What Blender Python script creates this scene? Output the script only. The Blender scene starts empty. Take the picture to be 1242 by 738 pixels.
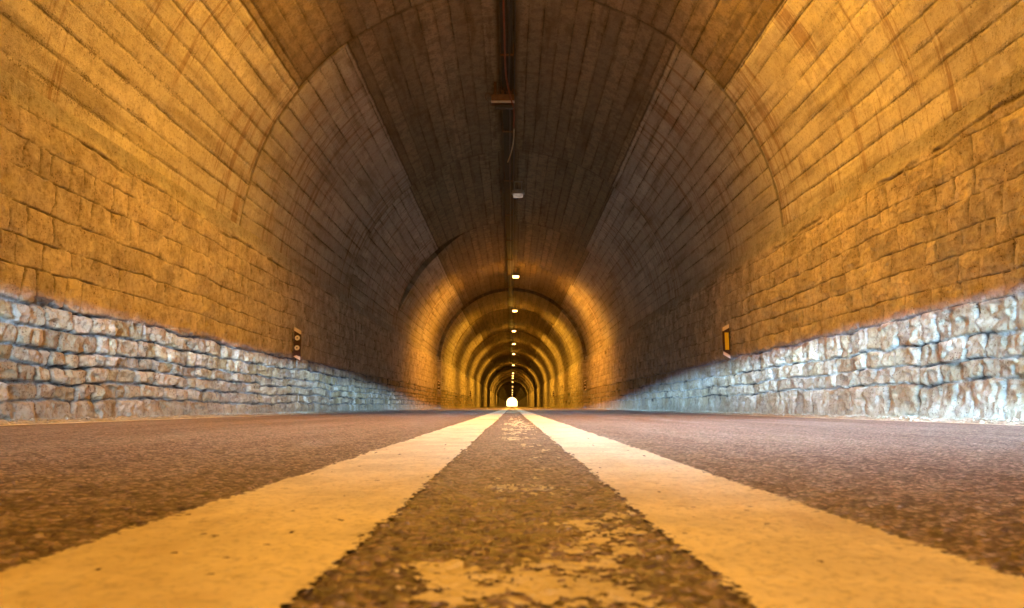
import bpy, math, random
import numpy as np

random.seed(7)
rng = np.random.default_rng(11)
scene = bpy.context.scene
COL = scene.collection

# ------------------------------------------------------------------ dimensions
HC = 0.11            # camera height
W = 3.25             # half width between the walls
SPR = 2.0            # spring line of the vault
SEG = 5.92
Z0 = 8.65            # first visible construction joint
END = 432.0
BACK = -27.0

# ------------------------------------------------------------------ noise (numpy)
def _h(ix, iy, seed):
    n = (ix.astype(np.int64) * 374761393 + iy.astype(np.int64) * 668265263 + seed * 1442695041) & 0xFFFFFFFF
    n = ((n ^ (n >> 13)) * 1274126177) & 0xFFFFFFFF
    n = (n ^ (n >> 16)) & 0xFFFFFFFF
    return n.astype(np.float64) / 4294967295.0

def vnoise(x, y, seed=0):
    ix = np.floor(x); iy = np.floor(y)
    fx = x - ix; fy = y - iy
    ix = ix.astype(np.int64); iy = iy.astype(np.int64)
    sx = fx * fx * (3 - 2 * fx); sy = fy * fy * (3 - 2 * fy)
    a = _h(ix, iy, seed); b = _h(ix + 1, iy, seed)
    c = _h(ix, iy + 1, seed); d = _h(ix + 1, iy + 1, seed)
    return (a + (b - a) * sx) * (1 - sy) + (c + (d - c) * sx) * sy

def fbm(x, y, seed=0, oct=4, gain=0.5):
    s = 0; a = 1; t = 0
    ca, sa = 0.8, 0.6
    for i in range(oct):
        s = s + a * (vnoise(x, y, seed + i * 17) - 0.5); t += a * 0.5
        a *= gain
        x, y = (x * ca - y * sa) * 2.03 + 3.7, (x * sa + y * ca) * 2.03 + 1.3
    return s / t         # -1..1

def worley(x, y, seed=0):
    ix = np.floor(x).astype(np.int64); iy = np.floor(y).astype(np.int64)
    best = np.full(x.shape, 9.0); second = np.full(x.shape, 9.0); cid = np.zeros(x.shape)
    for dx in (-1, 0, 1):
        for dy in (-1, 0, 1):
            jx = ix + dx; jy = iy + dy
            px = jx + _h(jx, jy, seed); py = jy + _h(jx, jy, seed + 5)
            d = np.hypot(px - x, py - y)
            m = d < best
            second = np.where(m, best, np.minimum(second, d))
            cid = np.where(m, _h(jx, jy, seed + 9), cid)
            best = np.where(m, d, best)
    return best, second, cid

def sstep(a, b, x):
    t = np.clip((x - a) / (b - a), 0, 1)
    return t * t * (3 - 2 * t)

# ------------------------------------------------------------------ mesh helpers
def grid_faces(nr, nc, flip=False):
    i = np.arange(nr * nc).reshape(nr, nc)
    a = i[:-1, :-1]; b = i[:-1, 1:]; c = i[1:, 1:]; d = i[1:, :-1]
    f = np.stack([a, b, c, d] if not flip else [d, c, b, a], axis=-1)
    return f.reshape(-1, 4)

def mesh_np(name, V, F, mat=None, parent=None, smooth=True, cols=None, uv=None, attrs=None):
    me = bpy.data.meshes.new(name)
    me.vertices.add(len(V)); me.vertices.foreach_set('co', np.ascontiguousarray(V, dtype=np.float32).ravel())
    n = len(F)
    me.loops.add(n * 4); me.loops.foreach_set('vertex_index', F.astype(np.int32).ravel())
    me.polygons.add(n); me.polygons.foreach_set('loop_start', np.arange(0, n * 4, 4, dtype=np.int32))
    me.update(calc_edges=True)
    me.polygons.foreach_set('use_smooth', np.full(n, smooth))
    if cols is not None:
        a = me.color_attributes.new('Col', 'FLOAT_COLOR', 'POINT')
        a.data.foreach_set('color', np.ascontiguousarray(cols, dtype=np.float32).ravel())
    if uv is not None:
        l = me.uv_layers.new(name='UVMap')
        l.data.foreach_set('uv', np.ascontiguousarray(uv[F.ravel()], dtype=np.float32).ravel())
    if attrs:
        for k, v in attrs.items():
            a = me.attributes.new(k, 'FLOAT', 'POINT')
            a.data.foreach_set('value', np.ascontiguousarray(v, dtype=np.float32))
    if mat: me.materials.append(mat)
    o = bpy.data.objects.new(name, me); COL.objects.link(o)
    if parent: o.parent = parent
    return o

class MB:
    """collects boxes / tubes / prisms, builds ONE mesh object"""
    def __init__(s): s.v = []; s.f = []
    def box(s, c, size, bev=0.0, rx=0.0, ry=0.0, rz=0.0):
        x, y, z = size[0] / 2, size[1] / 2, size[2] / 2
        b = min(bev, x * .9, y * .9, z * .9)
        M = _rot(rx, ry, rz)
        if b <= 0:
            P = [(i * x, j * y, k * z) for k in (-1, 1) for j in (-1, 1) for i in (-1, 1)]
            Fs = [(0, 2, 3, 1), (4, 5, 7, 6), (0, 1, 5, 4), (2, 6, 7, 3), (0, 4, 6, 2), (1, 3, 7, 5)]
        else:   # chamfered box through convex layers
            import bmesh
            bm = bmesh.new(); bmesh.ops.create_cube(bm, size=2)
            for v in bm.verts: v.co = (v.co.x * x, v.co.y * y, v.co.z * z)
            bmesh.ops.bevel(bm, geom=bm.edges[:], offset=b, segments=2, affect='EDGES', profile=.6)
            bm.verts.index_update()
            P = [tuple(v.co) for v in bm.verts]; Fs = [tuple(v.index for v in f.verts) for f in bm.faces]
            bm.free()
        o = len(s.v)
        for p in P:
            q = M @ np.array(p); s.v.append((q[0] + c[0], q[1] + c[1], q[2] + c[2]))
        for f in Fs: s.f.append(tuple(i + o for i in f))
        return s
    def prism(s, pts, y0, y1):
        """polygon in x,z extruded along y"""
        o = len(s.v); n = len(pts)
        for y in (y0, y1):
            for (x, z) in pts: s.v.append((x, y, z))
        s.f.append(tuple(o + i for i in range(n))); s.f.append(tuple(o + n + i for i in reversed(range(n))))
        for i in range(n):
            j = (i + 1) % n
            s.f.append((o + j, o + i, o + n + i, o + n + j))
        return s
    def disc(s, c, r, y0, y1, n=24):
        return s.prism([(c[0] + r * math.cos(2 * math.pi * k / n), c[1] + r * math.sin(2 * math.pi * k / n)) for k in range(n)], y0, y1)
    def tube(s, pts, r, n=8):
        o = len(s.v)
        P = [np.array(p, float) for p in pts]
        for i, p in enumerate(P):
            t = (P[min(i + 1, len(P) - 1)] - P[max(i - 1, 0)]); t /= np.linalg.norm(t)
            u = np.cross(t, (0, 0, 1.0))
            if np.linalg.norm(u) < 1e-3: u = np.cross(t, (1.0, 0, 0))
            u /= np.linalg.norm(u); w = np.cross(t, u)
            for k in range(n):
                a = 2 * math.pi * k / n
                s.v.append(tuple(p + r * (math.cos(a) * u + math.sin(a) * w)))
        for i in range(len(P) - 1):
            for k in range(n):
                j = (k + 1) % n
                s.f.append((o + i * n + k, o + i * n + j, o + (i + 1) * n + j, o + (i + 1) * n + k))
        s.f.append(tuple(o + k for k in reversed(range(n)))); s.f.append(tuple(o + (len(P) - 1) * n + k for k in range(n)))
        return s
    def build(s, name, mat, parent=None, smooth=False):
        me = bpy.data.meshes.new(name); me.from_pydata(s.v, [], s.f); me.update()
        if smooth:
            for p in me.polygons: p.use_smooth = True
        me.materials.append(mat)
        o = bpy.data.objects.new(name, me); COL.objects.link(o)
        if parent: o.parent = parent
        return o

def _rot(rx, ry, rz):
    cx, sx = math.cos(rx), math.sin(rx); cy, sy = math.cos(ry), math.sin(ry); cz, sz = math.cos(rz), math.sin(rz)
    X = np.array([[1, 0, 0], [0, cx, -sx], [0, sx, cx]]); Y = np.array([[cy, 0, sy], [0, 1, 0], [-sy, 0, cy]])
    Z = np.array([[cz, -sz, 0], [sz, cz, 0], [0, 0, 1]])
    return Z @ Y @ X

def catmull(pts, k=8):
    P = [np.array(p, float) for p in pts]; P = [P[0] * 2 - P[1]] + P + [P[-1] * 2 - P[-2]]
    out = []
    for i in range(1, len(P) - 2):
        for j in range(k):
            t = j / k
            out.append(.5 * ((2 * P[i]) + (-P[i - 1] + P[i + 1]) * t + (2 * P[i - 1] - 5 * P[i] + 4 * P[i + 1] - P[i + 2]) * t * t
                             + (-P[i - 1] + 3 * P[i] - 3 * P[i + 1] + P[i + 2]) * t ** 3))
    out.append(P[-2]); return out

def tag(o, label=None, cat=None, group=None, kind=None):
    if label: o['label'] = label
    if cat: o['category'] = cat
    if group: o['group'] = group
    if kind: o['kind'] = kind
    return o

def empty(name, loc=(0, 0, 0), rz=0):
    o = bpy.data.objects.new(name, None); COL.objects.link(o)
    o.location = loc; o.rotation_euler = (0, 0, rz); o.empty_display_size = .2
    return o

# ------------------------------------------------------------------ materials
class NT:
    def __init__(s, name):
        s.m = bpy.data.materials.new(name); s.m.use_nodes = True
        s.t = s.m.node_tree; s.t.nodes.clear()
        s.out = s.t.nodes.new('ShaderNodeOutputMaterial')
    def n(s, ty, ins=None, **props):
        nd = s.t.nodes.new(ty)
        for k, v in props.items(): setattr(nd, k, v)
        for k, v in (ins or {}).items():
            i = nd.inputs[k]
            if isinstance(v, bpy.types.NodeSocket): s.t.links.new(v, i)
            else: i.default_value = v
        return nd
    def math(s, op, a, b=0.0, c=0.0, clamp=False):
        return s.n('ShaderNodeMath', {0: a, 1: b, 2: c}, operation=op, use_clamp=clamp).outputs[0]
    def ss(s, v, a, b, lo=0.0, hi=1.0):
        return s.n('ShaderNodeMapRange', {'Value': v, 'From Min': a, 'From Max': b, 'To Min': lo, 'To Max': hi}, interpolation_type='SMOOTHSTEP').outputs[0]
    def noise(s, vec, scale, detail=4, rough=.55, dist=0.0):
        return s.n('ShaderNodeTexNoise', {'Vector': vec, 'Scale': scale, 'Detail': detail, 'Roughness': rough, 'Distortion': dist}).outputs[0]
    def vscale(s, vec, v):
        return s.n('ShaderNodeVectorMath', {0: vec, 1: v}, operation='MULTIPLY').outputs[0]
    def mix(s, f, a, b, blend='MIX'):
        nd = s.n('ShaderNodeMix', data_type='RGBA', blend_type=blend)
        for idx, v in ((0, f), (6, a), (7, b)):
            i = nd.inputs[idx]
            if isinstance(v, bpy.types.NodeSocket): s.t.links.new(v, i)
            else: i.default_value = v if idx == 0 else (v[0], v[1], v[2], 1)
        return nd.outputs[2]
    def sep(s, v):
        return s.n('ShaderNodeSeparateXYZ', {0: v}).outputs
    def comb(s, x, y, z=0.0):
        return s.n('ShaderNodeCombineXYZ', {0: x, 1: y, 2: z}).outputs[0]
    def bump(s, h, strength, dist, normal=None):
        ins = {'Height': h, 'Strength': strength, 'Distance': dist}
        if normal is not None: ins['Normal'] = normal
        return s.n('ShaderNodeBump', ins).outputs[0]
    def bsdf(s, color, rough=.85, normal=None, spec=.3, metal=0.0):
        ins = {'Roughness': rough, 'Specular IOR Level': spec, 'Metallic': metal}
        b = s.n('ShaderNodeBsdfPrincipled', ins)
        if isinstance(color, bpy.types.NodeSocket): s.t.links.new(color, b.inputs['Base Color'])
        else: b.inputs['Base Color'].default_value = (*color, 1)
        if normal is not None: s.t.links.new(normal, b.inputs['Normal'])
        s.t.links.new(b.outputs[0], s.out.inputs[0])
        return s.m

def m_plain(name, col, rough=.6, metal=0.0, dirt=.35, spec=.4):
    N = NT(name); tc = N.n('ShaderNodeTexCoord').outputs['Object']
    n1 = N.noise(tc, 14, 5); n2 = N.noise(tc, 90, 3)
    f = N.math('MULTIPLY', N.ss(n1, .35, .7), dirt)
    c = N.mix(f, col, tuple(k * .35 for k in col))
    return N.bsdf(c, rough, N.bump(n2, .3, .003), spec, metal)

def m_emit(name, col, strength, k=.3):
    N = NT(name)
    tc = N.n('ShaderNodeTexCoord').outputs['Object']
    n1 = N.noise(tc, 8, 2)
    st = N.math('MULTIPLY', N.ss(n1, .2, .8, 1 - k, 1), strength)
    e = N.n('ShaderNodeEmission', {'Color': (*col, 1), 'Strength': st})
    N.t.links.new(e.outputs[0], N.out.inputs[0]); return N.m

# masonry: colour per stone comes with the mesh, the grain from noise
def mat_masonry():
    N = NT('masonry_stone')
    P = N.n('ShaderNodeNewGeometry').outputs['Position']
    col = N.n('ShaderNodeAttribute', attribute_name='Col')
    n1 = N.noise(P, 5, 6, .65); n2 = N.noise(P, 26, 8, .78); n3 = N.noise(P, 110, 5, .8)
    pit = N.n('ShaderNodeTexVoronoi', {'Vector': P, 'Scale': 42.0}).outputs['Distance']
    c = N.mix(N.ss(n1, .38, .62, 0, .5), col.outputs['Color'], N.mix(1.0, col.outputs['Color'], (.66, .58, .5), 'MULTIPLY'))
    c = N.mix(N.ss(n2, .49, .62, 0, .6), c, N.mix(1.0, c, (.5, .42, .35), 'MULTIPLY'))
    c = N.mix(N.ss(n2, .46, .36, 0, .45), c, N.mix(1.0, c, (1.3, 1.3, 1.28), 'MULTIPLY'))
    c = N.mix(N.math('MULTIPLY', N.ss(pit, .1, .34, 1, 0), N.ss(n1, .47, .6, 0, .8)), c, N.mix(1.0, c, (.22, .17, .13), 'MULTIPLY'))
    h = N.math('ADD', N.math('MULTIPLY', n2, 1.0), N.math('MULTIPLY', n3, .45))
    return N.bsdf(c, .95, N.bump(h, 1.0, .028), .08)

def mat_vault():
    N = NT('board_marked_concrete')
    uvn = N.n('ShaderNodeUVMap', uv_map='UVMap').outputs[0]
    u, v, _ = N.sep(uvn)
    P = N.n('ShaderNodeNewGeometry').outputs['Position']
    lim = N.n('ShaderNodeAttribute', attribute_name='lim').outputs['Fac']
    rnd = N.n('ShaderNodeAttribute', attribute_name='rnd').outputs['Fac']
    st = N.n('ShaderNodeAttribute', attribute_name='start').outputs['Fac']
    big = N.noise(P, 1.3, 5, .6); mid = N.noise(P, 7, 6, .65); fine = N.noise(P, 36, 7, .78); grit = N.noise(P, 130, 5, .8)
    # boards
    wob = N.math('MULTIPLY', N.math('SUBTRACT', N.noise(N.comb(N.math('MULTIPLY', v, 1.1), N.math('MULTIPLY', u, 2.5), rnd), 1.0, 4, .7), .5), .13)
    b = N.math('DIVIDE', N.math('ADD', N.math('ADD', u, 40.0), N.math('ADD', N.math('MULTIPLY', rnd, .2), N.math('MULTIPLY', wob, .3))), .205)
    bi = N.math('FLOOR', b); fr = N.math('SUBTRACT', b, bi)
    d = N.math('MULTIPLY', N.math('MINIMUM', fr, N.math('SUBTRACT', 1.0, fr)), .205)      # metres to board edge
    edgeb = N.math('FLOOR', N.math('ADD', b, .5))
    wn = N.n('ShaderNodeTexWhiteNoise', {'Vector': N.comb(bi, N.math('MULTIPLY', rnd, 97.0), 3.0)}).outputs['Value']
    we = N.n('ShaderNodeTexWhiteNoise', {'Vector': N.comb(edgeb, N.math('MULTIPLY', rnd, 53.0), 8.0)}).outputs['Value']
    rag = N.noise(N.comb(N.math('MULTIPLY', v, 14.0), N.math('MULTIPLY', u, 30.0), rnd), 1.0, 5, .7)
    dd = N.math('ADD', d, N.math('MULTIPLY', N.math('SUBTRACT', rag, .5), .034))
    pres = N.noise(N.comb(N.math('MULTIPLY', v, 1.6), N.math('MULTIPLY', edgeb, 3.7), 2.0), 1.0, 4, .65)
    gw = N.math('MULTIPLY', N.ss(we, 0, 1, .45, 1.0), N.ss(pres, .36, .58, .2, 1.0))
    groove = N.math('MULTIPLY', N.ss(dd, .0, .016, 1, 0), gw)
    grooveW = N.math('MULTIPLY', N.ss(dd, .0, .035, 1, 0), gw)
    # honeycombing along some board edges
    pit = N.n('ShaderNodeTexVoronoi', {'Vector': P, 'Scale': 55.0, 'Randomness': 1.0}).outputs['Distance']
    pitm = N.math('MULTIPLY', N.ss(pit, .15, .42, 1, 0), N.math('MULTIPLY', N.ss(N.noise(P, 2.6, 6, .7), .49, .58), N.ss(d, .01, .06, 1, .10)))
    pitm = N.math('MAXIMUM', pitm, N.math('MULTIPLY', N.ss(fine, .56, .64), N.ss(d, .0, .05, .95, .25)))
    # transverse joints inside the vault, plus end of segment
    dv = N.math('SUBTRACT', v, st)
    dj = N.math('ADD', dv, N.math('MULTIPLY', N.math('SUBTRACT', N.noise(P, 3.2, 5, .7), .5), .14))
    dj2 = N.math('SUBTRACT', SEG, dj)
    rp = N.ss(N.noise(P, 1.7, 4, .6), .4, .6, .5, 1)
    ring = N.math('MULTIPLY', N.math('MAXIMUM', N.ss(dj, .0, .05, 1, 0), N.ss(dj2, .0, .05, 1, 0)), rp)
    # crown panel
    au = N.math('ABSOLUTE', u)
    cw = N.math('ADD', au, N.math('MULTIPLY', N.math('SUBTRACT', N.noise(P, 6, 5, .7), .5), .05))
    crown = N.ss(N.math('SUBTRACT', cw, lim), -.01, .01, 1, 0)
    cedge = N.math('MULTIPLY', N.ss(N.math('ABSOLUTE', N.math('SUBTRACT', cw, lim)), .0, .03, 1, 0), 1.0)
    # stains running down across the boards
    sx = N.noise(N.comb(N.math('MULTIPLY', v, 8.0), N.math('MULTIPLY', u, .45), rnd), 1.0, 5, .72)
    sm = N.noise(N.comb(N.math('MULTIPLY', v, .75), N.math('MULTIPLY', u, .55), 5.0), 1.0, 3, .5)
    streak = N.math('MULTIPLY', N.ss(sx, .52, .60), N.ss(sm, .40, .54))
    endm = N.math('MULTIPLY', N.ss(dj2, .0, .8, 1, 0), N.ss(sx, .45, .58))
    streak = N.math('MAXIMUM', streak, endm)
    # colours
    c = N.mix(wn, (.44, .395, .335), (.66, .60, .52))
    c = N.mix(N.ss(big, .32, .7), c, (.42, .37, .32))
    c = N.mix(N.ss(mid, .45, .62, 0, .5), c, (.30, .25, .20))
    c = N.mix(N.ss(fine, .5, .62, 0, .5), c, (.22, .175, .13))
    c = N.mix(N.ss(grit, .46, .36, 0, .4), c, (.66, .62, .54))
    c = N.mix(N.ss(rnd, 0, 1, 0, .35), c, (.28, .25, .21))
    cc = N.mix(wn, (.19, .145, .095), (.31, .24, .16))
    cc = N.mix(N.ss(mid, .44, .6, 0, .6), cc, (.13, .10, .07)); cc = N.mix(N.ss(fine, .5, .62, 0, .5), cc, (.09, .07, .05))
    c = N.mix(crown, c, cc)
    streak = N.math('MULTIPLY', streak, N.math('SUBTRACT', 1.0, N.math('MULTIPLY', crown, .75)))
    c = N.mix(N.math('MULTIPLY', streak, .6), c, (.19, .095, .045))
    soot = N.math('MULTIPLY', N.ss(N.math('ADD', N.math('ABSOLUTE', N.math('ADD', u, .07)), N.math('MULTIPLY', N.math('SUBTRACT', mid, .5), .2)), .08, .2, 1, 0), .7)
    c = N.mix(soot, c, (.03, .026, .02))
    dark = N.math('MAXIMUM', N.math('MAXIMUM', N.math('MULTIPLY', groove, .95), N.math('MULTIPLY', ring, .6)), N.math('MAXIMUM', N.math('MULTIPLY', cedge, .75), N.math('MULTIPLY', pitm, .7)))
    c = N.mix(dark, c, (.05, .038, .026))
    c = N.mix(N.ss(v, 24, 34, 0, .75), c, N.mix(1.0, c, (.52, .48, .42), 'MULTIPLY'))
    c = N.mix(N.ss(N.noise(N.comb(N.math('MULTIPLY', u, 5.0), N.math('MULTIPLY', v, .5), 1.0), 1.0, 4, .6), .5, .65, 0, .5), c, N.mix(1.0, c, (.4, .36, .3), 'MULTIPLY'))
    # relief
    h = N.math('MULTIPLY', wn, .30)
    h = N.math('SUBTRACT', h, N.math('MULTIPLY', grooveW, .75))
    h = N.math('SUBTRACT', h, N.math('MULTIPLY', pitm, .5))
    h = N.math('SUBTRACT', h, N.math('MULTIPLY', ring, .6))
    h = N.math('SUBTRACT', h, N.math('MULTIPLY', cedge, .6))
    h = N.math('ADD', h, N.math('MULTIPLY', fine, .55)); h = N.math('ADD', h, N.math('MULTIPLY', grit, .25))
    h = N.math('ADD', h, N.math('MULTIPLY', mid, .9))
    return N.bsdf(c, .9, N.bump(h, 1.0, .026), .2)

def mat_asphalt():
    N = NT('worn_asphalt')
    P = N.n('ShaderNodeNewGeometry').outputs['Position']
    vo = N.n('ShaderNodeTexVoronoi', {'Vector': P, 'Scale': 120.0, 'Randomness': 1.0})
    vo2 = N.n('ShaderNodeTexVoronoi', {'Vector': P, 'Scale': 52.0, 'Randomness': 1.0})
    r1 = N.sep(vo.outputs['Color'])[0]; r2 = N.sep(vo2.outputs['Color'])[0]
    big = N.noise(N.vscale(P, (1, .12, 1)), 2.2, 5, .6); mid = N.noise(P, 9, 5, .6); f = N.noise(P, 300, 2)
    c = N.mix(N.ss(r1, .1, .95), (.11, .074, .068), (.47, .345, .32))
    c = N.mix(N.ss(r1, .93, .98, 0, .8), c, (.46, .38, .34))
    c = N.mix(N.ss(r2, .0, .35, .6, 0), c, (.06, .042, .036)); c = N.mix(N.ss(r2, .86, .93, 0, .6), c, (.45, .36, .31))
    c = N.mix(N.ss(N.sep(N.n('ShaderNodeTexVoronoi', {'Vector': P, 'Scale': 24.0}).outputs['Color'])[0], .8, .95, 0, .5), c, (.42, .33, .28))
    c = N.mix(N.ss(vo.outputs['Distance'], .35, .8, 0, .7), c, (.045, .028, .023))
    c = N.mix(N.ss(big, .35, .7, 0, .5), c, N.mix(1.0, c, (.62, .55, .5), 'MULTIPLY'))
    c = N.mix(N.ss(mid, .5, .8, 0, .4), c, N.mix(1.0, c, (.6, .55, .52), 'MULTIPLY'))
    h = N.math('ADD', N.math('MULTIPLY', N.ss(vo.outputs['Distance'], 0, .7, 1, 0), .9), N.math('MULTIPLY', f, .3))
    rough = N.ss(big, .3, .7, .42, .6)
    xx = N.math('ABSOLUTE', N.sep(P)[0])
    tr = N.ss(N.math('ABSOLUTE', N.math('SUBTRACT', N.math('ADD', xx, N.math('MULTIPLY', big, .5)), 1.1)), .15, .6, .35, 0)
    c = N.mix(tr, c, N.mix(1.0, c, (1.5, 1.5, 1.55), 'MULTIPLY'))
    return N.bsdf(c, rough, N.bump(h, .9, .005), .5)

def mat_paint(name, tint, worn=.3):
    N = NT(name)
    P = N.n('ShaderNodeNewGeometry').outputs['Position']
    a = N.noise(P, 6, 6, .65); b = N.noise(P, 60, 5, .7); g = N.noise(P, 330, 3, .7)
    pit = N.n('ShaderNodeTexVoronoi', {'Vector': P, 'Scale': 140.0}).outputs['Distance']
    lg = N.noise(N.vscale(P, (1, .35, 1)), 3.2, 5, .7)
    c = N.mix(N.ss(a, .42, .6, 0, .6), tint, tuple(k * .7 for k in tint))
    c = N.mix(N.ss(lg, .5, .66, 0, .6), c, tuple(k * q for k, q in zip(tint, (.6, .52, .42))))
    c = N.mix(N.ss(b, .52, .68, 0, .32), c, (.5, .40, .27))
    c = N.mix(N.math('MULTIPLY', N.ss(b, .53, .62), N.ss(g, .46, .6, 0, worn * 1.1)), c, (.12, .10, .085))
    c = N.mix(N.ss(pit, .55, .85, 0, .35), c, (.33, .29, .24))
    h = N.math('ADD', N.math('MULTIPLY', b, .8), N.math('MULTIPLY', g, .35))
    return N.bsdf(c, .62, N.bump(h, .6, .003), .35)

def mat_verge():
    N = NT('gravel_verge')
    P = N.n('ShaderNodeNewGeometry').outputs['Position']
    vo = N.n('ShaderNodeTexVoronoi', {'Vector': P, 'Scale': 60.0}); r = N.sep(vo.outputs['Color'])[0]
    c = N.mix(r, (.22, .19, .155), (.46, .42, .36)); n = N.noise(P, 5, 5, .6)
    c = N.mix(N.ss(n, .4, .7, 0, .7), c, (.2, .165, .125))
    return N.bsdf(c, .95, N.bump(vo.outputs['Distance'], .8, .012), .2)

def mat_ground():
    N = NT('dry_grass_ground')
    P = N.n('ShaderNodeNewGeometry').outputs['Position']
    n = N.noise(P, .3, 6, .6); n2 = N.noise(P, 3, 5, .6)
    c = N.mix(N.ss(n, .35, .65), (.10, .12, .045), (.30, .26, .17)); c = N.mix(N.ss(n2, .4, .7, 0, .5), c, (.07, .09, .03))
    return N.bsdf(c, .95, N.bump(n2, .5, .1), .1)

def mat_reflector(name, col):
    N = NT(name)
    tc = N.n('ShaderNodeTexCoord').outputs['Object']
    vo = N.n('ShaderNodeTexVoronoi', {'Vector': tc, 'Scale': 160.0}).outputs['Distance']
    c = N.mix(N.ss(vo, .2, .7, 0, .35), col, tuple(k * .6 for k in col))
    return N.bsdf(c, .25, N.bump(vo, .4, .002), .7)

M_MAS = mat_masonry(); M_VAU = mat_vault(); M_ASP = mat_asphalt()
M_LINE = mat_paint('road_paint', (.92, .82, .64)); M_GHOST = mat_paint('worn_road_paint', (.74, .64, .46), .5)
M_VER = mat_verge(); M_GND = mat_ground()
M_HOUS = m_plain('grey_lamp_housing', (.32, .31, .29), .55, .2)
M_PALE = m_plain('pale_unlit_glass', (.45, .40, .35), .5, 0, .4)
M_PALE_GLOW = m_emit('pale_glass_added_glow', (1.0, .74, .56), .42, .6)  # glow added so the unlit lamp's glass shows pale in the dark stretch
M_LIT = m_emit('lit_sodium_glass', (1.0, .52, .13), 24)
M_DARK = m_plain('dark_tray_metal', (.035, .030, .025), .7, .2)
M_RUST = m_plain('rusty_metal', (.16, .085, .045), .85, .1)
M_CABR = m_plain('red_cable_sheath', (.20, .055, .03), .6)
M_CABG = m_plain('pale_cable_sheath', (.42, .36, .24), .6)
M_CABK = m_plain('black_cable_sheath', (.03, .028, .026), .5)
M_MAROON = m_plain('dark_marker_plate', (.055, .022, .022), .5)
M_WHT = m_plain('white_marker_paint', (.75, .62, .52), .5, 0, .2)
M_RW = mat_reflector('white_reflector', (.85, .80, .80)); M_RY = mat_reflector('yellow_reflector', (.85, .62, .04))
M_STEEL = m_plain('bracket_steel', (.25, .24, .22), .5, .6)

# ------------------------------------------------------------------ segment profile
NSEG0 = -6
segs = []
y = Z0 + NSEG0 * SEG
k = NSEG0
prof = {0: -.0, 1: .006, 2: .0, 3: .0, 4: -.01, 5: .13, 6: .15, 7: .10, 8: .13, 9: .12, 10: .125, 11: .12}
while y < END - .1:
    r = random.random()
    ins = prof.get(k + 1, (.155 if (k % 2) else .10) + (r - .5) * .03)
    if k + 1 < 0: ins = 0
    limd = {0: 53.0, 1: 38.5, 2: 39.5, 3: 42.0}.get(k + 1, 40 + (r - .5) * 8)
    segs.append((y, min(y + SEG, END), ins, math.radians(limd) * W, random.random()))
    y += SEG; k += 1
SY = np.array([s[0] for s in segs]); SI = np.array([s[2] for s in segs])
def inset(yy):
    i = np.clip(np.searchsorted(SY, yy, side='right') - 1, 0, len(SY) - 1)
    return SI[i]

tunnel = empty('road_tunnel', (0, 0, 0))
tag(tunnel, 'long arched road tunnel with rough stone side walls under a board marked concrete vault', 'tunnel')

# ------------------------------------------------------------------ vault segments
def vault_segment(y0, y1, ins, lim, rnd, first):
    near = y0 < 40
    na = 220 if near else 72
    zl = 2.20                                              # masonry top
    ny = 50 if near else (8 if y0 < 120 else 3)
    a = np.linspace(-1, 1, na)
    tot = math.pi / 2 * W
    R = W - ins
    extra = .22                                            # straight part below the spring line? (starts above it)
    ang0 = math.asin((zl - .08 - SPR) / W)
    phi = a * (math.pi / 2 - ang0)
    ys = np.linspace(y0, y1, ny)
    if not near: pass
    PH, YY = np.meshgrid(phi, ys)
    n = fbm(PH * W * .7 + 9, YY * .5, 3, 4) * .022 + fbm(PH * W * 4, YY * 3.0, 8, 3) * .004
    if near:
        b = np.floor((PH * W + 40 + rnd * .2) / .205)
        n = n + (_h(b.astype(np.int64), np.full(b.shape, int(rnd * 1000)), 4) - .5) * .006
    if 20 < y0 < 21:          # the old lining bulges inwards on the left at this joint
        n = n - .13 * sstep(-1.42, -1.05, PH) * sstep(-.38, -.72, PH) * sstep(y1, y0 + .2, YY)
    crown = (np.abs(PH * W) < lim)
    n = n + crown * .015
    RR = R + n
    X = RR * np.sin(PH); Z = SPR + (RR + ins - ins * .9) * np.cos(PH)
    V = np.stack([X, YY, Z], -1)
    U = np.stack([PH * W, YY], -1)
    # returns at both ends (so a step between two segments is closed)
    def lip(row, yv):
        v = V[row].copy(); ph = phi
        v[:, 0] += .32 * np.sin(ph); v[:, 2] += .32 * np.cos(ph); v[:, 1] = yv
        return v
    V = np.concatenate([lip(0, y0)[None], V[:1], V, V[-1:], lip(-1, y1)[None]], 0)
    U = np.concatenate([U[:1], U[:1], U, U[-1:], U[-1:]], 0)
    nr = V.shape[0]
    F = grid_faces(nr, na, True)
    q = np.repeat(np.arange(nr - 1), na - 1); F = F[(q != 1) & (q != nr - 3)]
    V = V.reshape(-1, 3)
    nv = len(V)
    o = mesh_np('vault_segment', V, F, M_VAU, tunnel, True, uv=U.reshape(-1, 2),
                attrs={'lim': np.full(nv, lim), 'rnd': np.full(nv, rnd), 'start': np.full(nv, y0)})
    o.data.polygons.foreach_set('use_smooth', np.repeat([False] + [True] * (nr - 5) + [False], na - 1))
    return o

for i, s in enumerate(segs):
    o = vault_segment(*s, i)

# ------------------------------------------------------------------ masonry walls
def layout(rows, s0, s1, wmin, wmax, seed):
    r = np.random.default_rng(seed)
    tb = np.array(rows); L = []
    for i in range(len(rows) - 1):
        hh = rows[i + 1] - rows[i]
        b = [s0 - r.random() * .3]
        while b[-1] < s1:
            b.append(b[-1] + (wmin + (wmax - wmin) * r.random() ** 1.4) * (.7 + .3 * hh / .2))
        L.append(np.array(b))
    return tb, L

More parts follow.
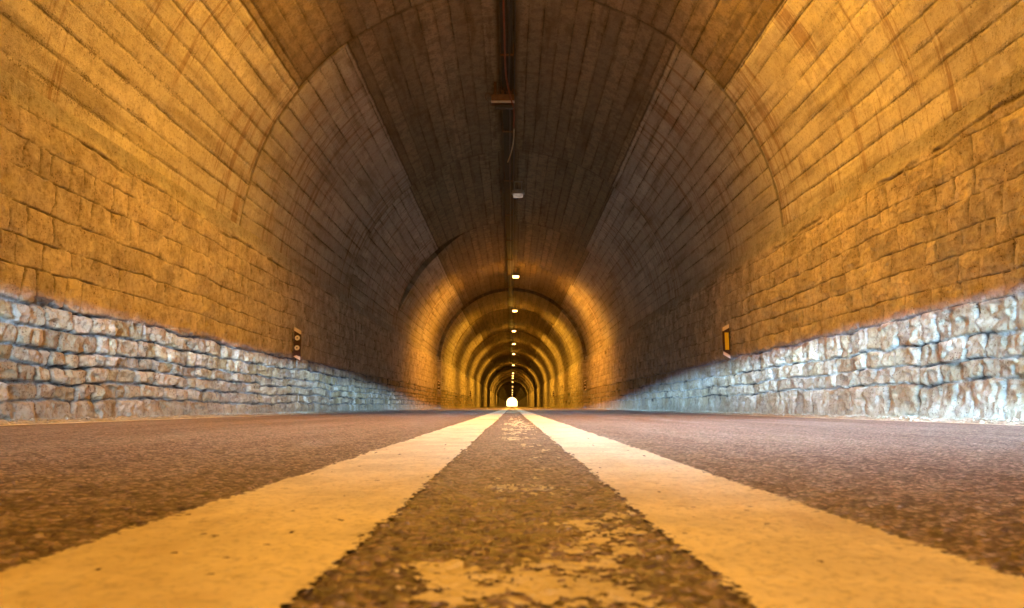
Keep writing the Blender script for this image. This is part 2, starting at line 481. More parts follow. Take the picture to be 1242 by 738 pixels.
def wall(side):
    left = side < 0
    sd = 100 if left else 300
    if left:
        rows = [-.12, .15, .27, .39, .50, .65, .80, 1.03, 1.22, 1.43, 1.66, 1.86, 2.06, 2.28, 2.5]
    else:
        rows = [-.12, .28, .42, .58, .81, .99, 1.19, 1.37, 1.58, 1.77, 2.0, 2.28, 2.6]
    tb, L = layout(rows, BACK - 1, 62, .13, .37, sd)
    def field(S, T):
        """S along, T up -> relief (into the tunnel, metres), colour"""
        wt = T + sstep(1.0, .8, T) * .028 * fbm(S * 3.1, T * 2.5, sd + 33, 3) + .032 * fbm(S * .8, T * .6, sd + 1, 3) + .016 * fbm(S * 5, T * 5, sd + 2, 4)
        ws = S + .035 * fbm(S * 7, T * 7, sd + 3, 3)
        ri = np.clip(np.searchsorted(tb, wt, side='right') - 1, 0, len(L) - 1)
        ds = np.zeros(S.shape); sid = np.zeros(S.shape, dtype=np.int64); cs = np.zeros(S.shape); hw = np.ones(S.shape)
        for i in range(len(L)):
            m = ri == i
            if not m.any(): continue
            b = L[i]; j = np.clip(np.searchsorted(b, ws[m], side='right') - 1, 0, len(b) - 2)
            lo = b[j]; hi = b[j + 1]
            # skewed sides
            sk = (_h(j, np.full(j.shape, i), sd + 4) - .5) * .25 * (wt[m] - tb[i])
            ds[m] = np.minimum(ws[m] - lo - sk, hi - ws[m] + (_h(j + 1, np.full(j.shape, i), sd + 4) - .5) * .25 * (wt[m] - tb[i]))
            sid[m] = j; cs[m] = (ws[m] - (lo + hi) / 2); hw[m] = (hi - lo) / 2
        dt = np.minimum(wt - tb[ri], tb[np.minimum(ri + 1, len(tb) - 1)] - wt)
        lowz = sstep(.845, .805, T + .06 * fbm(S * 2.2, T * 2, sd + 30, 4))      # 1 in the rugged lower courses
        r1 = _h(sid, ri, sd + 5); r2 = _h(sid, ri, sd + 6); r3 = _h(sid, ri, sd + 7); r4 = _h(sid, ri, sd + 8)
        rr = .012 + .030 * r1
        dt2 = dt - .005 * r2; ds2 = ds - .004 * r3
        d = rr - np.hypot(np.maximum(rr - ds2, 0), np.maximum(rr - dt2, 0))
        d = d + .009 * fbm(S * 16, T * 16, sd + 9, 4) - .006 * sstep(.1, .5, fbm(S * 2.1, T * 3, sd + 31, 3))
        rag = fbm(S * 9, T * 9, sd + 10, 4); mic = fbm(S * 38, T * 38, sd + 11, 3)
        # lower stones
        stone = sstep(.0, .013, d)
        wf1, wf2, wc = worley(S * 9 + rag * .5, T * 16, sd + 12)
        facet = (wc - .5) * .022 + (wf1 - .4) * .016
        chis = -np.abs(fbm(S * 16 + T * 6, T * 3.5, sd + 13, 3)) * (.016 if not left else .007)
        hl = stone * (.017 + .030 * r1) + stone * ((r2 - .5) * .07 * cs + (r3 - .5) * .08 * (wt - tb[ri] - .08)) \
            + stone * (facet + chis + rag * .011) + mic * .005 + (1 - stone) * rag * .010
        # right lower base: smashed concrete splash
        base = sstep(.20, .02, T + .06 * rag) * .8
        hl = hl * (1 - base) + base * (.045 + .025 * rag + .008 * mic + .02 * (wc - .5))
        # upper: smeared joints, thin cracks
        crack_w = .004 + .004 * sstep(-.2, .6, fbm(S * 2.2, T * 2.2, sd + 14, 3))
        vis = sstep(-.45, .0, fbm(S * 2.6 + 4, T * 3.1, sd + 15, 3) + np.where(dt < ds, .35, -.05))
        crack = (1 - sstep(.0, 1.0, (np.minimum(dt, ds) + .004 * rag) / (crack_w * 1.3))) * vis
        soft = sstep(0, .06, np.minimum(dt, ds))
        blot = sstep(-.05, .3, fbm(S * 5, T * 5.5, sd + 16, 5, .6)) + .6 * sstep(.0, .3, fbm(S * 17, T * 15, sd + 36, 4))
        hu = .028 + soft * (.002 + .005 * r1) * (.4 + .6 * vis) - crack * .019 + rag * .006 + mic * .003 + blot * .006 + fbm(S * .8, T * .8, sd + 17, 2) * .012
        if not left: hu = hu + soft * (.006 * r2) + (facet * .6) * soft
        # top: crumbling band where the masonry runs into the concrete
        top = sstep(2.02, 2.16, T + .06 * fbm(S * 1.5, T * 2, sd + 18, 4))
        tope = np.exp(-((T - 2.05 + .06 * fbm(S * 1.5, T * 2, sd + 18, 4)) / .016) ** 2) * sstep(-.1, .3, fbm(S * 1.4, T, sd + 19, 3))
        hu = hu * (1 - top * .55) - tope * .022
        h = hl * lowz + hu * (1 - lowz)
        led = np.exp(-((lowz - .5) / .22) ** 2)
        h = h - led * .003 * (1 if left else .5)
        # colours (surface only)
        stc = np.stack([.29 + .24 * r1, .25 + .21 * r1 - .03 * r4, .205 + .18 * r1 - .09 * r4], -1)
        if not left: stc = stc * .75 + np.array([.40, .40, .39]) * .25
        rusty = ((r3 > .72) * sstep(-.2, .4, rag))[..., None] * (.6 if left else .8)
        stc = stc * (1 - rusty * .5) + np.array([.30, .19, .10]) * rusty * .5
        mor = np.array([.31, .32, .33]) if left else np.array([.40, .41, .41])
        mor = mor * (1 + .25 * rag[..., None])
        deep = (1 - sstep(-.004, .012, d))[..., None]
        gap = deep * sstep(-.1, .35, fbm(S * 3.3, T * 3.3, sd + 20, 3) + (.12 if left else .0))[..., None]
        cl = stc * stone[..., None] + mor * (1 - stone[..., None])
        cl = cl * (1 - gap * .85)
        if left:
            eff = sstep(.30, .55, fbm(S * 4.5, T * 5, sd + 21, 5)) * sstep(9, 12, S) * sstep(30, 22, S) * sstep(.62, .4, T)
            drip = sstep(.45, .6, fbm(S * 6.5, T * .7, sd + 22, 3)) * sstep(10, 11.5, S) * sstep(.38, .30, T) * sstep(26, 20, S)
            e = np.maximum(eff * .8, drip * .9)[..., None]
            cl = cl * (1 - e) + np.array([.75, .74, .72]) * e
        else:
            eff = sstep(.15, .6, fbm(S * 5, T * 6, sd + 21, 5))[..., None] * .45
            cl = cl * (1 - eff) + np.array([.60, .60, .58]) * eff
        bb = base[..., None] * .8
        cl = cl * (1 - bb) + np.array([.36, .33, .29]) * (1 + .35 * rag[..., None]) * bb
        cu = np.array([.58, .50, .41]) * (1 + (.20 if left else .34) * (r1[..., None] - .5) + .20 * rag[..., None] * 1.0)
        cu = cu * (1 - blot[..., None] * .17) * (1 - .6 * crack[..., None]) * (1 - .5 * tope[..., None])
        if not left:
            gr = sstep(.0, .5, fbm(S * 6, T * 6, sd + 23, 4))[..., None] * .45 * sstep(1.9, .9, T)[..., None]
            cu = cu * (1 - gr) + np.array([.36, .37, .42]) * gr
        c = cl * lowz[..., None] + cu * (1 - lowz[..., None])
        tt = top[..., None]
        c = c * (1 - tt) + np.array([.41, .38, .33]) * (1 + .15 * rag[..., None]) * tt
        return h, c
    # fine patch
    ycol = [BACK]
    while ycol[-1] < 60:
        yv = ycol[-1]
        if yv < 2.2: st = .12 if yv < 0 else .04
        else: st = min(max(.0065, yv * yv / (W * 742) * .85), 1.0)
        ycol.append(yv + st)
    ycol = [v for v in ycol if np.min(np.abs(SY - v)) > .013]
    ycol += [v + q for v in SY if BACK < v < 58 for q in (-.012, .012)]; ycol += [v - .0015 for v in SY if BACK < v < 60] + [v + .0015 for v in SY if BACK < v < 60]
    ycol = np.array(sorted(ycol))
    trow = np.concatenate([np.arange(-.05, 2.36, .0068), [2.40, 2.5]])
    S, T = np.meshgrid(ycol, trow)
    h, c = field(S, T)
    ins = inset(S)
    fade = sstep(2.30, 2.20, T)
    back = sstep(2.22, 2.34, T)
    X = W - ins - h * (.25 + .75 * fade) + back * .10 + .012 * (T < 0)
    # follow the batter of the vault foot
    V1 = np.stack([side * X, S, T], -1).reshape(-1, 3); C1 = np.concatenate([c, np.ones(c.shape[:2] + (1,))], -1).reshape(-1, 4)
    F1 = grid_faces(len(trow), len(ycol), not left)
    # far patch, coarser
    y2 = [ycol[-1]]
    while y2[-1] < END: y2.append(y2[-1] + 1.48)
    y2[-1] = END
    y2 = [v for v in y2 if np.min(np.abs(SY - v)) > .06] + [v - .01 for v in SY if v > ycol[-1] + .1] + [v + .01 for v in SY if v > ycol[-1] + .1]
    y2 += [v + q for v in SY if v > ycol[-1] + .1 for q in (-.05, .05)]
    y2 = np.array([min(y2) - .002] + sorted(y2)); t2 = np.concatenate([np.linspace(-.05, 2.34, 40), [2.5]])
    S2, T2 = np.meshgrid(y2, t2)
    h2 = .05 + .02 * fbm(S2 * 2, T2 * 9, sd + 40, 3)
    h2[:, 0] = -.25                    # return that closes the seam with the finely meshed stretch
    V2 = np.stack([side * (W - inset(S2) - h2 + .10 * sstep(2.22, 2.34, T2)), S2, T2], -1).reshape(-1, 3)
    cc = np.array([.40, .36, .30]) * (1 + .35 * fbm(S2 * 3, T2 * 9, sd + 41, 3))[..., None]
    C2 = np.concatenate([cc, np.ones(cc.shape[:2] + (1,))], -1).reshape(-1, 4)
    F2 = grid_faces(len(t2), len(y2), not left) + len(V1)
    o = mesh_np('masonry_wall', np.concatenate([V1, V2]), np.concatenate([F1, F2]), M_MAS, tunnel, True,
                cols=np.concatenate([C1, C2]))
    o['label'] = ('rough stone wall on the left with tan rounded stones in its lower courses' if left
                  else 'rough stone wall on the right with whitish chipped stones in its lower courses')
wall(-1); wall(1)

# ------------------------------------------------------------------ road
def agg(X, Y, amp=1.0):
    f1, f2, c = worley(X / .0085, Y / .0085, 71)
    g1, g2, c2 = worley(X / .021, Y / .021, 72)
    return (np.clip(1 - f1 * 1.3, 0, 1) * (.4 + .6 * c)) * .0028 * amp + np.clip(1 - g1 * 1.5, 0, 1) * (c2 > .6) * .003 * amp
def under(X, Y):
    return fbm(X * 1.3, Y * .5, 75, 3) * .0016 + fbm(X * 9, Y * 9, 76, 3) * .0006 - .004 * (np.abs(X) / 3) ** 2

def zrows(z0, z1, k, mn):
    r = [z0]
    while r[-1] < z1: r.append(r[-1] + max(mn, min(4.0, r[-1] ** 2 / (HC * 742) * k)))
    r[-1] = z1; return np.array(r)

def road():
    xs = [0.0]
    while xs[-1] < 3.22: xs.append(xs[-1] + max(.0017, abs(xs[-1]) * .0062))
    xs[-1] = 3.22
    xs = np.array([-v for v in xs[:0:-1]] + xs)
    zr = np.concatenate([np.linspace(BACK, .26, 50)[:-1], zrows(.26, END + 60, .72, .0016)])
    Xg, Yg = np.meshgrid(xs, zr)
    a = sstep(11, 2.5, Yg) * sstep(.1, .26, Yg)
    Z = under(Xg, Yg) + agg(Xg, Yg) * a
    V = np.stack([Xg, Yg, Z], -1).reshape(-1, 3)
    o = mesh_np('road', V, grid_faces(len(zr), len(xs)), M_ASP)
    tag(o, 'dark worn asphalt road running straight through the tunnel', None, None, 'structure')
road()

def compact(V, F):
    used = np.unique(F); m = np.zeros(len(V), dtype=np.int64); m[used] = np.arange(len(used))
    return V[used], m[F]

def paint(name, x0, x1, z0, z1, keep, mat, lift=.0036, amp=.26, dx=.0017, k=.8, mn=.0018, label=None):
    xs = np.linspace(x0, x1, max(4, int((x1 - x0) / dx))); zr = zrows(z0, z1, k, mn)
    Xg, Yg = np.meshgrid(xs, zr)
    Z = under(Xg, Yg) + lift + agg(Xg, Yg, amp) * sstep(4, 1.2, Yg)
    far = sstep(10, 60, Yg) * .006
    V = np.stack([Xg, Yg, Z + far], -1).reshape(-1, 3)
    F = grid_faces(len(zr), len(xs))
    cx = V[F].mean(1)
    F = F[keep(cx[:, 0], cx[:, 1])]
    V, F = compact(V, F)
    o = mesh_np(name, V, F, mat)
    tag(o, label, None, None, 'structure'); return o

def keep_line(a, b, seed):
    def f(x, y):
        f1, f2, c = worley(x / .0085, y / .0085, 71)
        r = .006 * fbm(x * 70, y * 55, seed, 5, .7) + (.35 - f1) * .014 + .006 * fbm(y * 7, x * 3, seed + 1, 3)
        e = np.minimum(x - a, b - x) + r
        chip = fbm(x * 26, y * 20, seed + 2, 5, .6)
        f1, f2, c = worley(x / .0085, y / .0085, 71)
        hole = (chip > .74) & (f1 > .3)
        pin = (c > .993) & (f1 < .35)
        near = y < 9
        return (e > 0) & ~(near & (hole | pin))
    return f
paint('centre_line', -.350, -.103, .27, END, keep_line(-.335, -.118, 200), M_LINE,
      label='left solid cream line of the double centre marking')
paint('centre_line', .115, .335, .27, END, keep_line(.130, .320, 230), M_LINE,
      label='right solid cream line of the double centre marking')

def keep_ghost(x, y):
    n = fbm(x * 10, y * 8, 260, 6, .66) + .3 * fbm(x * 60, y * 45, 261, 4) + .3 * fbm(x * 3, y * 20, 262, 4)
    th = np.full(x.shape, .38)
    def zone(a, b, t, soft=.06):
        nonlocal th
        w = sstep(a - soft, a + soft, y) * sstep(b + soft, b - soft, y)
        th = np.minimum(th, .38 - (.38 - t) * w)
    zone(.25, .58, -.20, .11); zone(.62, .80, .12, .08); zone(.84, 1.2, .24, .08)
    zone(1.02, 1.15, .22, .06); zone(1.6, 2.1, .34, .15); zone(2.8, 6.2, -.05, .8)
    zone(12, 16.5, -1.5, .3); zone(24, 32, -1.5, .5)
    ex = .088 + .012 * (y < .62) - np.abs(x - .036) + .06 * fbm(x * 9, y * 9, 263, 4)
    n = n - sstep(.05, -.03, ex) * .8
    f1, f2, c = worley(x / .0085, y / .0085, 71)
    g1, g2, c2 = worley(x / .021, y / .021, 72)
    return (n > th + (f1 - .4) * .42 - (c - .5) * .25 + np.where(y < 3, .0, -.1))
paint('worn_centre_dash', -.10, .128, .27, 33, keep_ghost, M_GHOST, .0012, .8,
      label='blotchy remnants of an old dashed line worn away between the two solid lines')

def keep_edge(s):
    def f(x, y):
        e = np.minimum(np.abs(x) - 2.93, 3.03 - np.abs(x)) + .012 * fbm(x * 15, y * 6, 280 + s, 4)
        return (e > 0) & ~((fbm(x * 20, y * 9, 284 + s, 4) > .45) & (y < 25))
    return f
for s in (-1, 1):
    a, b = sorted((s * 2.91, s * 3.05))
    paint('edge_line', a, b, 2.0, END, keep_edge(s), M_LINE, .003, .3, .01, .5, .02,
          label='thin pale edge line along the %s side of the road' % ('left' if s < 0 else 'right'))
    # verge of dirt and chippings
    xs = np.linspace(0, 1, 16); ys = np.concatenate([np.arange(BACK, 3, .2), np.arange(3, 40, .035), np.arange(40, END, 1.5)])
    Xg, Yg = np.meshgrid(xs, ys)
    xx = 3.065 + Xg * .30
    n = fbm(xx * 12, Yg * 12, 290 + s, 4)
    Z = -.012 + .03 * Xg + .035 * n * Xg + .018 * sstep(.0, .25, Xg)
    V = np.stack([s * (xx + .01 * fbm(Yg * 3, Xg, 295 + s, 3) * (1 - Xg)), Yg, Z], -1).reshape(-1, 3)
    o = mesh_np('verge', V, grid_faces(len(ys), len(xs), s < 0), M_VER)
    tag(o, 'narrow gravelly dirt strip between the road edge and the %s wall' % ('left' if s < 0 else 'right'), None, None, 'structure')

# loose chippings that have fallen from the walls
def gravel():
    r = np.random.default_rng(5)
    N_ = 2600
    yy = 1.0 + 34 * r.random(N_) ** 1.7; sd = np.where(r.random(N_) < .5, -1, 1)
    xx = sd * (3.22 - np.abs(r.normal(0, .085, N_))); sz = .004 + .011 * r.random(N_) ** 2.5
    base = np.array([(1, 0, 0), (-1, 0, 0), (0, 1, 0), (0, -1, 0), (0, 0, .7), (0, 0, -.7)], float)
    V = (base[None] * (.65 + .7 * r.random((N_, 6, 1)))) * sz[:, None, None]
    a = r.random(N_) * 6.28; c_, s_ = np.cos(a)[:, None], np.sin(a)[:, None]
    X = V[..., 0] * c_ - V[..., 1] * s_ + xx[:, None]; Y = V[..., 0] * s_ + V[..., 1] * c_ + yy[:, None]
    zb = np.where(np.abs(xx) > 3.07, .012 + (np.abs(xx) - 3.07) * .08, 0)
    Z = V[..., 2] + (zb + sz * .4)[:, None]
    P = np.stack([X, Y, Z], -1).reshape(-1, 3)
    T = [(0, 2, 4), (2, 1, 4), (1, 3, 4), (3, 0, 4), (2, 0, 5), (1, 2, 5), (3, 1, 5), (0, 3, 5)]
    me = bpy.data.meshes.new('gravel')
    me.from_pydata(P.tolist(), [], [tuple(6 * i + k for k in t) for i in range(N_) for t in T]); me.update()
    me.materials.append(M_VER)
    o = bpy.data.objects.new('gravel', me); COL.objects.link(o)
    tag(o, 'loose stone chippings scattered along the foot of both walls', 'gravel', None, 'stuff')
gravel()

# ------------------------------------------------------------------ outside: portal, ground, hills
pm = MB()
pts = []
nA = 40
Ri = W - .1
inner = [(-Ri, -.02)] + [(-Ri * math.cos(math.pi * t / nA), SPR + Ri * math.sin(math.pi * t / nA)) for t in range(nA + 1)] + [(Ri, -.02)]
outer = [(x * 2.6, max(z, 0) * 1.75 + (-.02 if z < 0 else 0)) for x, z in inner]
for (yf) in (END - .05, END + .8):
    for p in inner: pm.v.append((p[0], yf, p[1]))
    for p in outer: pm.v.append((p[0], yf, p[1]))
n = len(inner)
for i in range(n - 1):
    pm.f.append((i, i + 1, n + i + 1, n + i)); pm.f.append((2 * n + i + 1, 2 * n + i, 3 * n + i, 3 * n + i + 1))
    pm.f.append((i + 1, i, 2 * n + i, 2 * n + i + 1)); pm.f.append((n + i, n + i + 1, 3 * n + i + 1, 3 * n + i))
pm.build('portal', m_plain('portal_concrete', (.4, .38, .34), .9), tunnel)

def ground():
    xs = np.concatenate([np.linspace(-900, -20, 30), np.linspace(-16, 16, 30), np.linspace(20, 900, 30)])
    ys = np.concatenate([np.linspace(END + .2, END + 60, 30), np.linspace(END + 70, 2600, 40)])
    X, Y = np.meshgrid(xs, ys)
    Z = -.09 + 2.5 * sstep(7, 30, np.abs(X)) * (1 + fbm(X * .05, Y * .05, 400, 3)) * .8 - .2 * sstep(END + 30, END + 60, Y)
    o = mesh_np('ground', np.stack([X, Y, Z], -1).reshape(-1, 3), grid_faces(len(ys), len(xs)), M_GND)
    tag(o, 'open grassy ground outside the far tunnel mouth', None, None, 'structure')
    xs = np.linspace(-1400, 1400, 90); ys = np.linspace(1500, 2600, 24)
    X, Y = np.meshgrid(xs, ys)
    Z = -2 + 70 * np.clip(.2 + .8 * fbm(X * .0022, Y * .0022, 410, 5) + .5, 0, 2) * sstep(1500, 2100, Y) * sstep(20, 400, np.abs(X)) - 3
    o = mesh_np('hills', np.stack([X, Y, Z], -1).reshape(-1, 3), grid_faces(len(ys), len(xs)), M_GND)
    tag(o, 'low hazy hills beyond the tunnel mouth', None, None, 'structure')
ground()

# ------------------------------------------------------------------ lamps
def sodium(parent, power, radius, z, shaped):
    d = bpy.data.lights.new('sodium_light' if shaped else 'sodium_glow', 'POINT'); d.shadow_soft_size = radius; d.energy = power
    d.color = (1.0, .455, .042)
    if shaped:                       # beam pattern of a road lantern: downward, cut off along the tunnel
        d.use_nodes = True; T = d.node_tree; T.nodes.clear()
        def n(ty, ins=None, **p):
            nd = T.nodes.new(ty)
            for k, v in p.items(): setattr(nd, k, v)
            for k, v in (ins or {}).items():
                if isinstance(v, bpy.types.NodeSocket): T.links.new(v, nd.inputs[k])
                else: nd.inputs[k].default_value = v
            return nd
        def m(op, a, b=0.0): return n('ShaderNodeMath', {0: a, 1: b}, operation=op).outputs[0]
        c = n('ShaderNodeSeparateXYZ', {0: n('ShaderNodeTexCoord').outputs['Normal']}).outputs
        down = m('POWER', m('MAXIMUM', m('MULTIPLY', c[2], -1.0), .0), .75)
        lon = n('ShaderNodeMapRange', {'Value': m('ABSOLUTE', c[1]), 'From Min': .55, 'From Max': .92, 'To Min': 1.0, 'To Max': .07}, interpolation_type='SMOOTHSTEP').outputs[0]
        em = n('ShaderNodeEmission', {'Color': (1, 1, 1, 1), 'Strength': m('MULTIPLY', m('MULTIPLY', down, lon), 3.6)})
        T.links.new(em.outputs[0], n('ShaderNodeOutputLight').inputs[0])
    o = bpy.data.objects.new(d.name, d); COL.objects.link(o); o.parent = parent; o.location = (0, 0, z)
    return o
def lamp_light(parent, power): return sodium(parent, power, .10, -.17, True)
def point_light(parent, power): return sodium(parent, power, .06, -.42, False)

def make_lamp(lit):
    t = empty('tunnel_lamp', (0, 0, 0))
    hb = MB().box((0, 0, .015), (.27, .20, .08), .014).box((0, 0, .065), (.20, .14, .03), .008)
    for sx in (-1, 1): hb.box((sx * .141, 0, .0), (.014, .05, .05), .003)     # latches
    hb.build('housing', M_HOUS, t)
    g = MB().box((0, 0, -.05), (.22, .17, .07), .024); g.build('diffuser', M_LIT if lit else M_PALE_GLOW, t)
    for sx in (-1, 1): MB().box((sx * .08, 0, .17), (.022, .03, .20), .003).build('bracket', M_STEEL, t)
    MB().box((0, 0, .277), (.22, .05, .014), .003).build('mounting_plate', M_STEEL, t)
    return t

ZL = 4.93
lit_y = [27.2, 37.2, 47.4, 57.4, 68.6, 87.4, 108.8, 118, 128, 148, 186, 223, 262, 305, 350]
names = ['first', 'second', 'third', 'fourth', 'fifth', 'sixth', 'seventh', 'eighth', 'ninth', 'tenth', 'eleventh', 'twelfth', 'thirteenth', 'fourteenth', 'fifteenth']
proto = make_lamp(True)
tag(proto, 'glowing orange ceiling lamp nearest the camera, first of the lit ones in view', 'lamp', 'lit sodium lamps along the tunnel crown')
proto.location = (.14, lit_y[0], ZL)
lamp_w = 465
def copy_tree(o, parent=None):
    c = o.copy(); COL.objects.link(c); c.parent = parent
    for ch in o.children: copy_tree(ch, c)
    return c
for i, yy in enumerate(lit_y):
    if i == 0: t = proto
    else:
        t = copy_tree(proto)
        t.location = (.14 + random.uniform(-.02, .02), yy, ZL)
        t['label'] = 'glowing orange ceiling lamp, %s lit one counting from the camera' % names[i]
lamps_all = [o for o in COL.objects if o.name.startswith('tunnel_lamp')]
for t in lamps_all:
    yy = t.location.y
    p = {27.2: 2.3}.get(yy, 1.55)
    for l in (lamp_light(t, lamp_w * p), point_light(t, {27.2: 130, 37.2: 70}.get(yy, 45))):
        l.data.color = (1.0, .475, .035) if yy > 30 else (1.0, .41, .035)
# two lit lamps just outside the upper edge of the picture
for yy, p in ((6.2, 1.28), (-3.8, 1.2), (-14, .8)):
    t = copy_tree(proto); 
    for ch in list(t.children):
        if ch.type == 'LIGHT': bpy.data.objects.remove(ch)
    t.location = (.11, yy, ZL)
    t['label'] = {6.2: 'glowing orange ceiling lamp above the near end of the road markings', -3.8: 'glowing orange ceiling lamp behind the camera', -14: 'glowing orange ceiling lamp furthest behind the camera'}[yy]
    lamp_light(t, lamp_w * p); point_light(t, 90)
un = make_lamp(False); un.location = (.14, 16.4, ZL - .02)
tag(un, 'unlit ceiling lamp with added pale glow, between the broken lamp and the first lit one', 'lamp')

# broken lamp with wires
bl = empty('broken_lamp', (-.145, 11.2, 4.88))
tag(bl, 'broken dark ceiling lamp with a pale bottom edge and loose wires', 'lamp')
hb = MB().box((0, 0, .03), (.36, .24, .10), .012).box((0, .0, .20), (.05, .05, .26), .004).box((-.12, 0, .20), (.04, .05, .26), .004)
hb.build('housing', M_RUST, bl)
MB().box((0, -.115, -.045), (.37, .035, .03), .004).build('glass_rim', M_PALE, bl)
MB().box((.02, .05, -.07), (.30, .16, .05), .01, rx=.25).build('reflector_pan', M_DARK, bl)
wm = MB()
for k in range(5):
    x0 = -.15 + .07 * k
    wm.tube(catmull([(x0, -.12, .07), (x0 + .03, -.16, .12 + .02 * (k % 3)), (x0 + .07, -.15, .10), (x0 + .09, -.125, .06)], 6), .005, 6)
wm.tube(catmull([(-.17, -.12, .06), (-.25, -.13, .09), (-.27, -.12, .02), (-.23, -.12, -.04)], 6), .005, 6)
wm.build('loose_wires', M_RUST, bl)

def crown_z(x): return SPR + math.sqrt(max(W * W - x * x, 0))
cab = MB().tube(catmull([(-.105, 3.5, 4.99), (-.11, 6, 4.98), (-.105, 8, 4.985), (-.10, 9.2, 4.97), (-.09, 10.3, 4.93), (-.03, 10.9, 4.86), (.03, 11.3, 4.78), (.03, 11.9, 4.72)], 10), .013, 8)
o = cab.build('hanging_cable', M_CABR, None, True)
tag(o, 'reddish cable running under the crown and sagging past the broken lamp', 'cable')
cab = MB().tube(catmull([(.035, 11.9, 4.71), (.025, 12.2, 4.60), (-.02, 12.5, 4.49), (-.075, 12.7, 4.40)], 8), .011, 8)
o = cab.build('cable_end', M_CABG, None, True)
tag(o, 'pale loose cable end dangling just below the broken lamp', 'cable')

# cable tray along the crown
tr = empty('cable_tray', (0, 0, 0))
tag(tr, 'dark cable tray running along the crown of the vault', 'cable tray')
MB().box((-.075, (BACK + END) / 2, 5.08), (.16, END - BACK - 1, .035), .0).build('tray', M_DARK, tr)
c2 = MB()
for x, r in ((-.04, .013), (.035, .010)):
    pts = []
    yy = BACK + .5
    while yy < 180:
        pts.append((x + random.uniform(-.008, .008), yy, 5.045 - random.uniform(.0, .012))); yy += 1.5
    c2.tube(pts, r, 6)
c2.build('cable', M_CABK, tr)
for i in range(60):
    cl = MB()
    yy = 4 + i * 2.96
    cl.box((-.075, yy, 5.035), (.20, .035, .02)).box((-.165, yy, 5.12), (.012, .035, .16)).box((.02, yy, 5.12), (.012, .035, .16))
    cl.build('clip', M_RUST, tr)

# ------------------------------------------------------------------ wall markers
def marker_round(x, y, z, s, label, group=None):
    """upright plate facing the camera with slanted white ends and two round reflectors; s=-1 left"""
    t = empty('wall_marker', (x, y, z))
    tag(t, label, 'road marker', group)
    w, h = .052, .215
    sl = .03 * (1 if s < 0 else -1)
    MB().prism([(-w, -h + sl), (w, -h - sl), (w, h - sl), (-w, h + sl)], -.006, .006).build('plate', M_MAROON, t)
    MB().prism([(-w, h - .055 + sl), (w, h - .055 - sl), (w, h - sl), (-w, h + sl)], -.010, -.0065).build('white_band', M_WHT, t)
    MB().prism([(-w, -h + sl + .0), (w, -h - sl), (w, -h - sl + .055), (-w * .2, -h + .045)], -.010, -.0065).build('white_band', M_WHT, t)
    for k in (-1, 1):
        r = MB().disc((0, k * .072 + .01), .036, -.020, -.0065); ro = r.build('reflector', M_RW, t)
        MB().disc((0, k * .072 + .01), .012, -.024, -.0205, 12).build('reflector_centre', M_STEEL, ro)
    bx = s * .05
    MB().box((bx * .9, .02, .06), (.06, .02, .025), .002).build('bracket', M_STEEL, t)
    MB().box((bx * .9, .02, -.12), (.06, .02, .025), .002).build('bracket', M_STEEL, t)
    MB().box((0, .014, -h - .03), (.016, .012, .14), .002).build('stem', M_STEEL, t)
    return t
def marker_rect(x, y, z, label):
    t = empty('wall_marker', (x, y, z)); tag(t, label, 'road marker')
    w, h = .050, .225; sl = -.028
    MB().prism([(-w, -h - sl), (w, -h + sl), (w, h - sl), (-w, h + sl)], -.006, .006).build('plate', M_MAROON, t)
    MB().prism([(-w, h - .055 + sl), (w, h - .055 - sl), (w, h - sl), (-w, h + sl)], -.010, -.0065).build('white_band', M_WHT, t)
    MB().prism([(-w, -h - sl), (w, -h + sl), (w, -h + sl + .05), (-w, -h - sl + .05)], -.010, -.0065).build('white_band', M_WHT, t)
    MB().prism([(-.020, -.125), (.036, -.125), (.036, .125), (-.020, .125)], -.014, -.0065).build('reflector', M_RY, t)
    MB().box((.045, .02, .06), (.06, .02, .025), .002).build('bracket', M_STEEL, t)
    MB().box((.045, .02, -.12), (.06, .02, .025), .002).build('bracket', M_STEEL, t)
    return t
marker_round(-3.115, 10.75, 1.01, -1, 'dark wall marker with two white round reflectors on the left wall, nearest the camera')
marker_rect(3.11, 10.75, 1.045, 'dark wall marker with one yellow rectangular reflector on the right wall, nearest the camera')
for i, yy in enumerate((32.0, 54.0, 76.0)):
    for s in (-1, 1):
        xx = s * (W - float(inset(np.array([yy]))[0]) - .125)
        marker_round(xx, yy, 1.0, s, 'small marker, %s from the camera on the %s wall, with two white reflectors' % (['second nearest', 'third nearest', 'fourth nearest'][i], 'left' if s < 0 else 'right'),
                     'distant reflector markers on the tunnel walls')

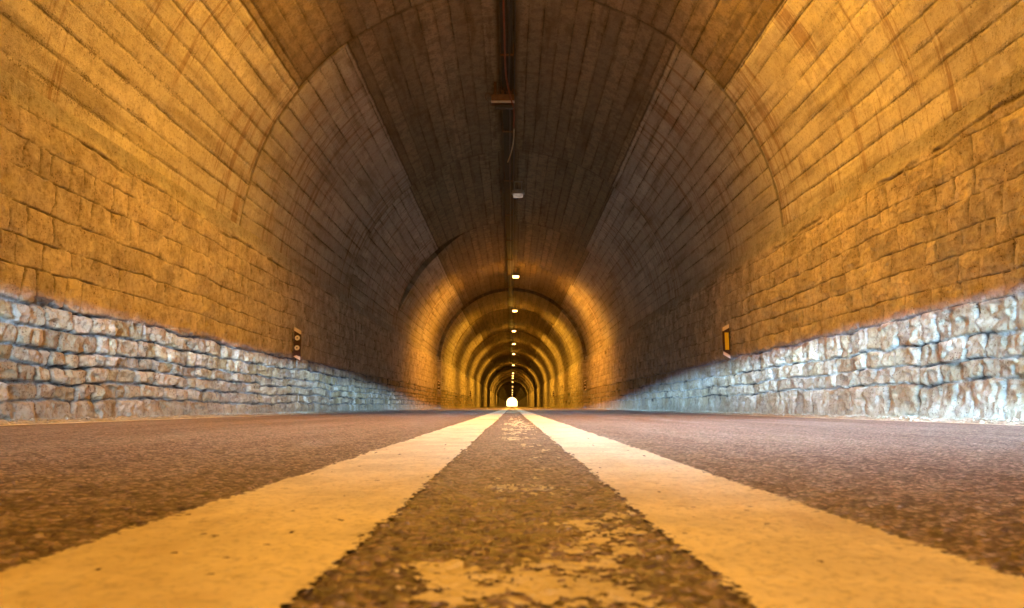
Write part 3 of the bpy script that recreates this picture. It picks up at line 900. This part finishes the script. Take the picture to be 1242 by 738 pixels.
# ------------------------------------------------------------------ headlamp beam of a car waiting behind the camera
def headlamp(x):
    d = bpy.data.lights.new('headlamp_beam', 'POINT'); d.shadow_soft_size = .05; d.energy = 1; d.color = (1, 1, 1)
    d.use_nodes = True; T = d.node_tree; T.nodes.clear()
    def n(ty, ins=None, **p):
        nd = T.nodes.new(ty)
        for k, v in p.items(): setattr(nd, k, v)
        for k, v in (ins or {}).items():
            if isinstance(v, bpy.types.NodeSocket): T.links.new(v, nd.inputs[k])
            else: nd.inputs[k].default_value = v
        return nd
    def m(op, a, b=0.0, cl=False): return n('ShaderNodeMath', {0: a, 1: b}, operation=op, use_clamp=cl).outputs[0]
    def mr(v, a, b, c, e): return n('ShaderNodeMapRange', {'Value': v, 'From Min': a, 'From Max': b, 'To Min': c, 'To Max': e}, interpolation_type='SMOOTHSTEP').outputs[0]
    nr = n('ShaderNodeTexCoord').outputs['Normal']
    s = n('ShaderNodeSeparateXYZ', {0: nr}).outputs
    X, Y, Z = s[0], s[1], s[2]
    fy = m('MAXIMUM', Y, .02)
    az = m('DIVIDE', X, fy)
    el = m('DIVIDE', Z, m('POWER', m('ADD', m('MULTIPLY', X, X), m('MULTIPLY', Y, Y)), .5))
    cut = mr(m('ABSOLUTE', m('ADD', az, -.01)), .09, .24, -.024, -.0065)
    e2 = m('SUBTRACT', el, cut)
    c = mr(e2, -.0085, .0045, 1, 0)
    hot = m('DIVIDE', 1.0, m('ADD', m('MULTIPLY', az, az), m('ADD', m('MULTIPLY', m('MULTIPLY', el, el), 12.0), .003)))
    side = mr(az, -.45, .35, .38, 1.0)
    low = mr(el, -.19, -.115, .02, 1)
    fw = mr(Y, .05, .3, 0, 1)
    hot = m('POWER', hot, 1.35)
    low = m('MULTIPLY', low, m('ADD', 1.0, m('MULTIPLY', mr(az, .03, .24, 0, 3.6), mr(el, -.065, -.10, 0, 1))))
    I = m('MULTIPLY', m('MULTIPLY', m('MULTIPLY', c, hot), m('MULTIPLY', side, low)), fw)
    I = m('MULTIPLY', I, HEAD)
    # cooler fringe at the cutoff, as headlamp lenses throw it
    fr = mr(e2, -.003, .004, 0, 1)
    mixn = n('ShaderNodeMix', data_type='RGBA'); T.links.new(fr, mixn.inputs[0])
    mixn.inputs[6].default_value = (.42, .74, 1.0, 1); mixn.inputs[7].default_value = (.16, .22, 1.0, 1)
    em = n('ShaderNodeEmission', {'Color': mixn.outputs[2], 'Strength': I})
    ou = n('ShaderNodeOutputLight'); T.links.new(em.outputs[0], ou.inputs[0])
    o = bpy.data.objects.new('headlamp_beam', d); COL.objects.link(o); o.location = (x, -4.0, .90)
    return o
HEAD = 980.0
headlamp(-.62); headlamp(.62)

# ------------------------------------------------------------------ daylight outside
w = bpy.data.worlds.new('World'); scene.world = w; w.use_nodes = True
nt = w.node_tree; bg = nt.nodes['Background']
sky = nt.nodes.new('ShaderNodeTexSky'); sky.sky_type = 'NISHITA'; sky.sun_disc = False
sky.sun_elevation = math.radians(14); sky.sun_rotation = math.radians(6); sky.dust_density = 2.0
nt.links.new(sky.outputs[0], bg.inputs[0]); bg.inputs[1].default_value = .15
sd = bpy.data.lights.new('sun', 'SUN'); sd.energy = 4.5; sd.angle = math.radians(.5); sd.color = (1, .95, .87)
so = bpy.data.objects.new('sun', sd); COL.objects.link(so)
from mathutils import Vector
az = math.radians(6); el = math.radians(14)
dv = Vector((math.sin(az) * math.cos(el), math.cos(az) * math.cos(el), math.sin(el)))
so.rotation_euler = dv.to_track_quat('Z', 'Y').to_euler(); so.location = (0, 450, 50)

# ------------------------------------------------------------------ camera
cd = bpy.data.cameras.new('camera'); cam = bpy.data.objects.new('camera', cd); COL.objects.link(cam)
cd.sensor_width = 36; cd.lens = 36 * 900 / 1242
cam.location = (0, 0, HC); cam.rotation_euler = (math.radians(90) + math.atan(124 / 900), 0, 0)
cd.clip_start = .02; cd.clip_end = 5000
cd.dof.use_dof = True; cd.dof.focus_distance = 4.0; cd.dof.aperture_fstop = 10
scene.camera = cam
scene.view_settings.view_transform = 'Standard'; scene.view_settings.look = 'None'
scene.view_settings.exposure = 0; scene.view_settings.gamma = 1
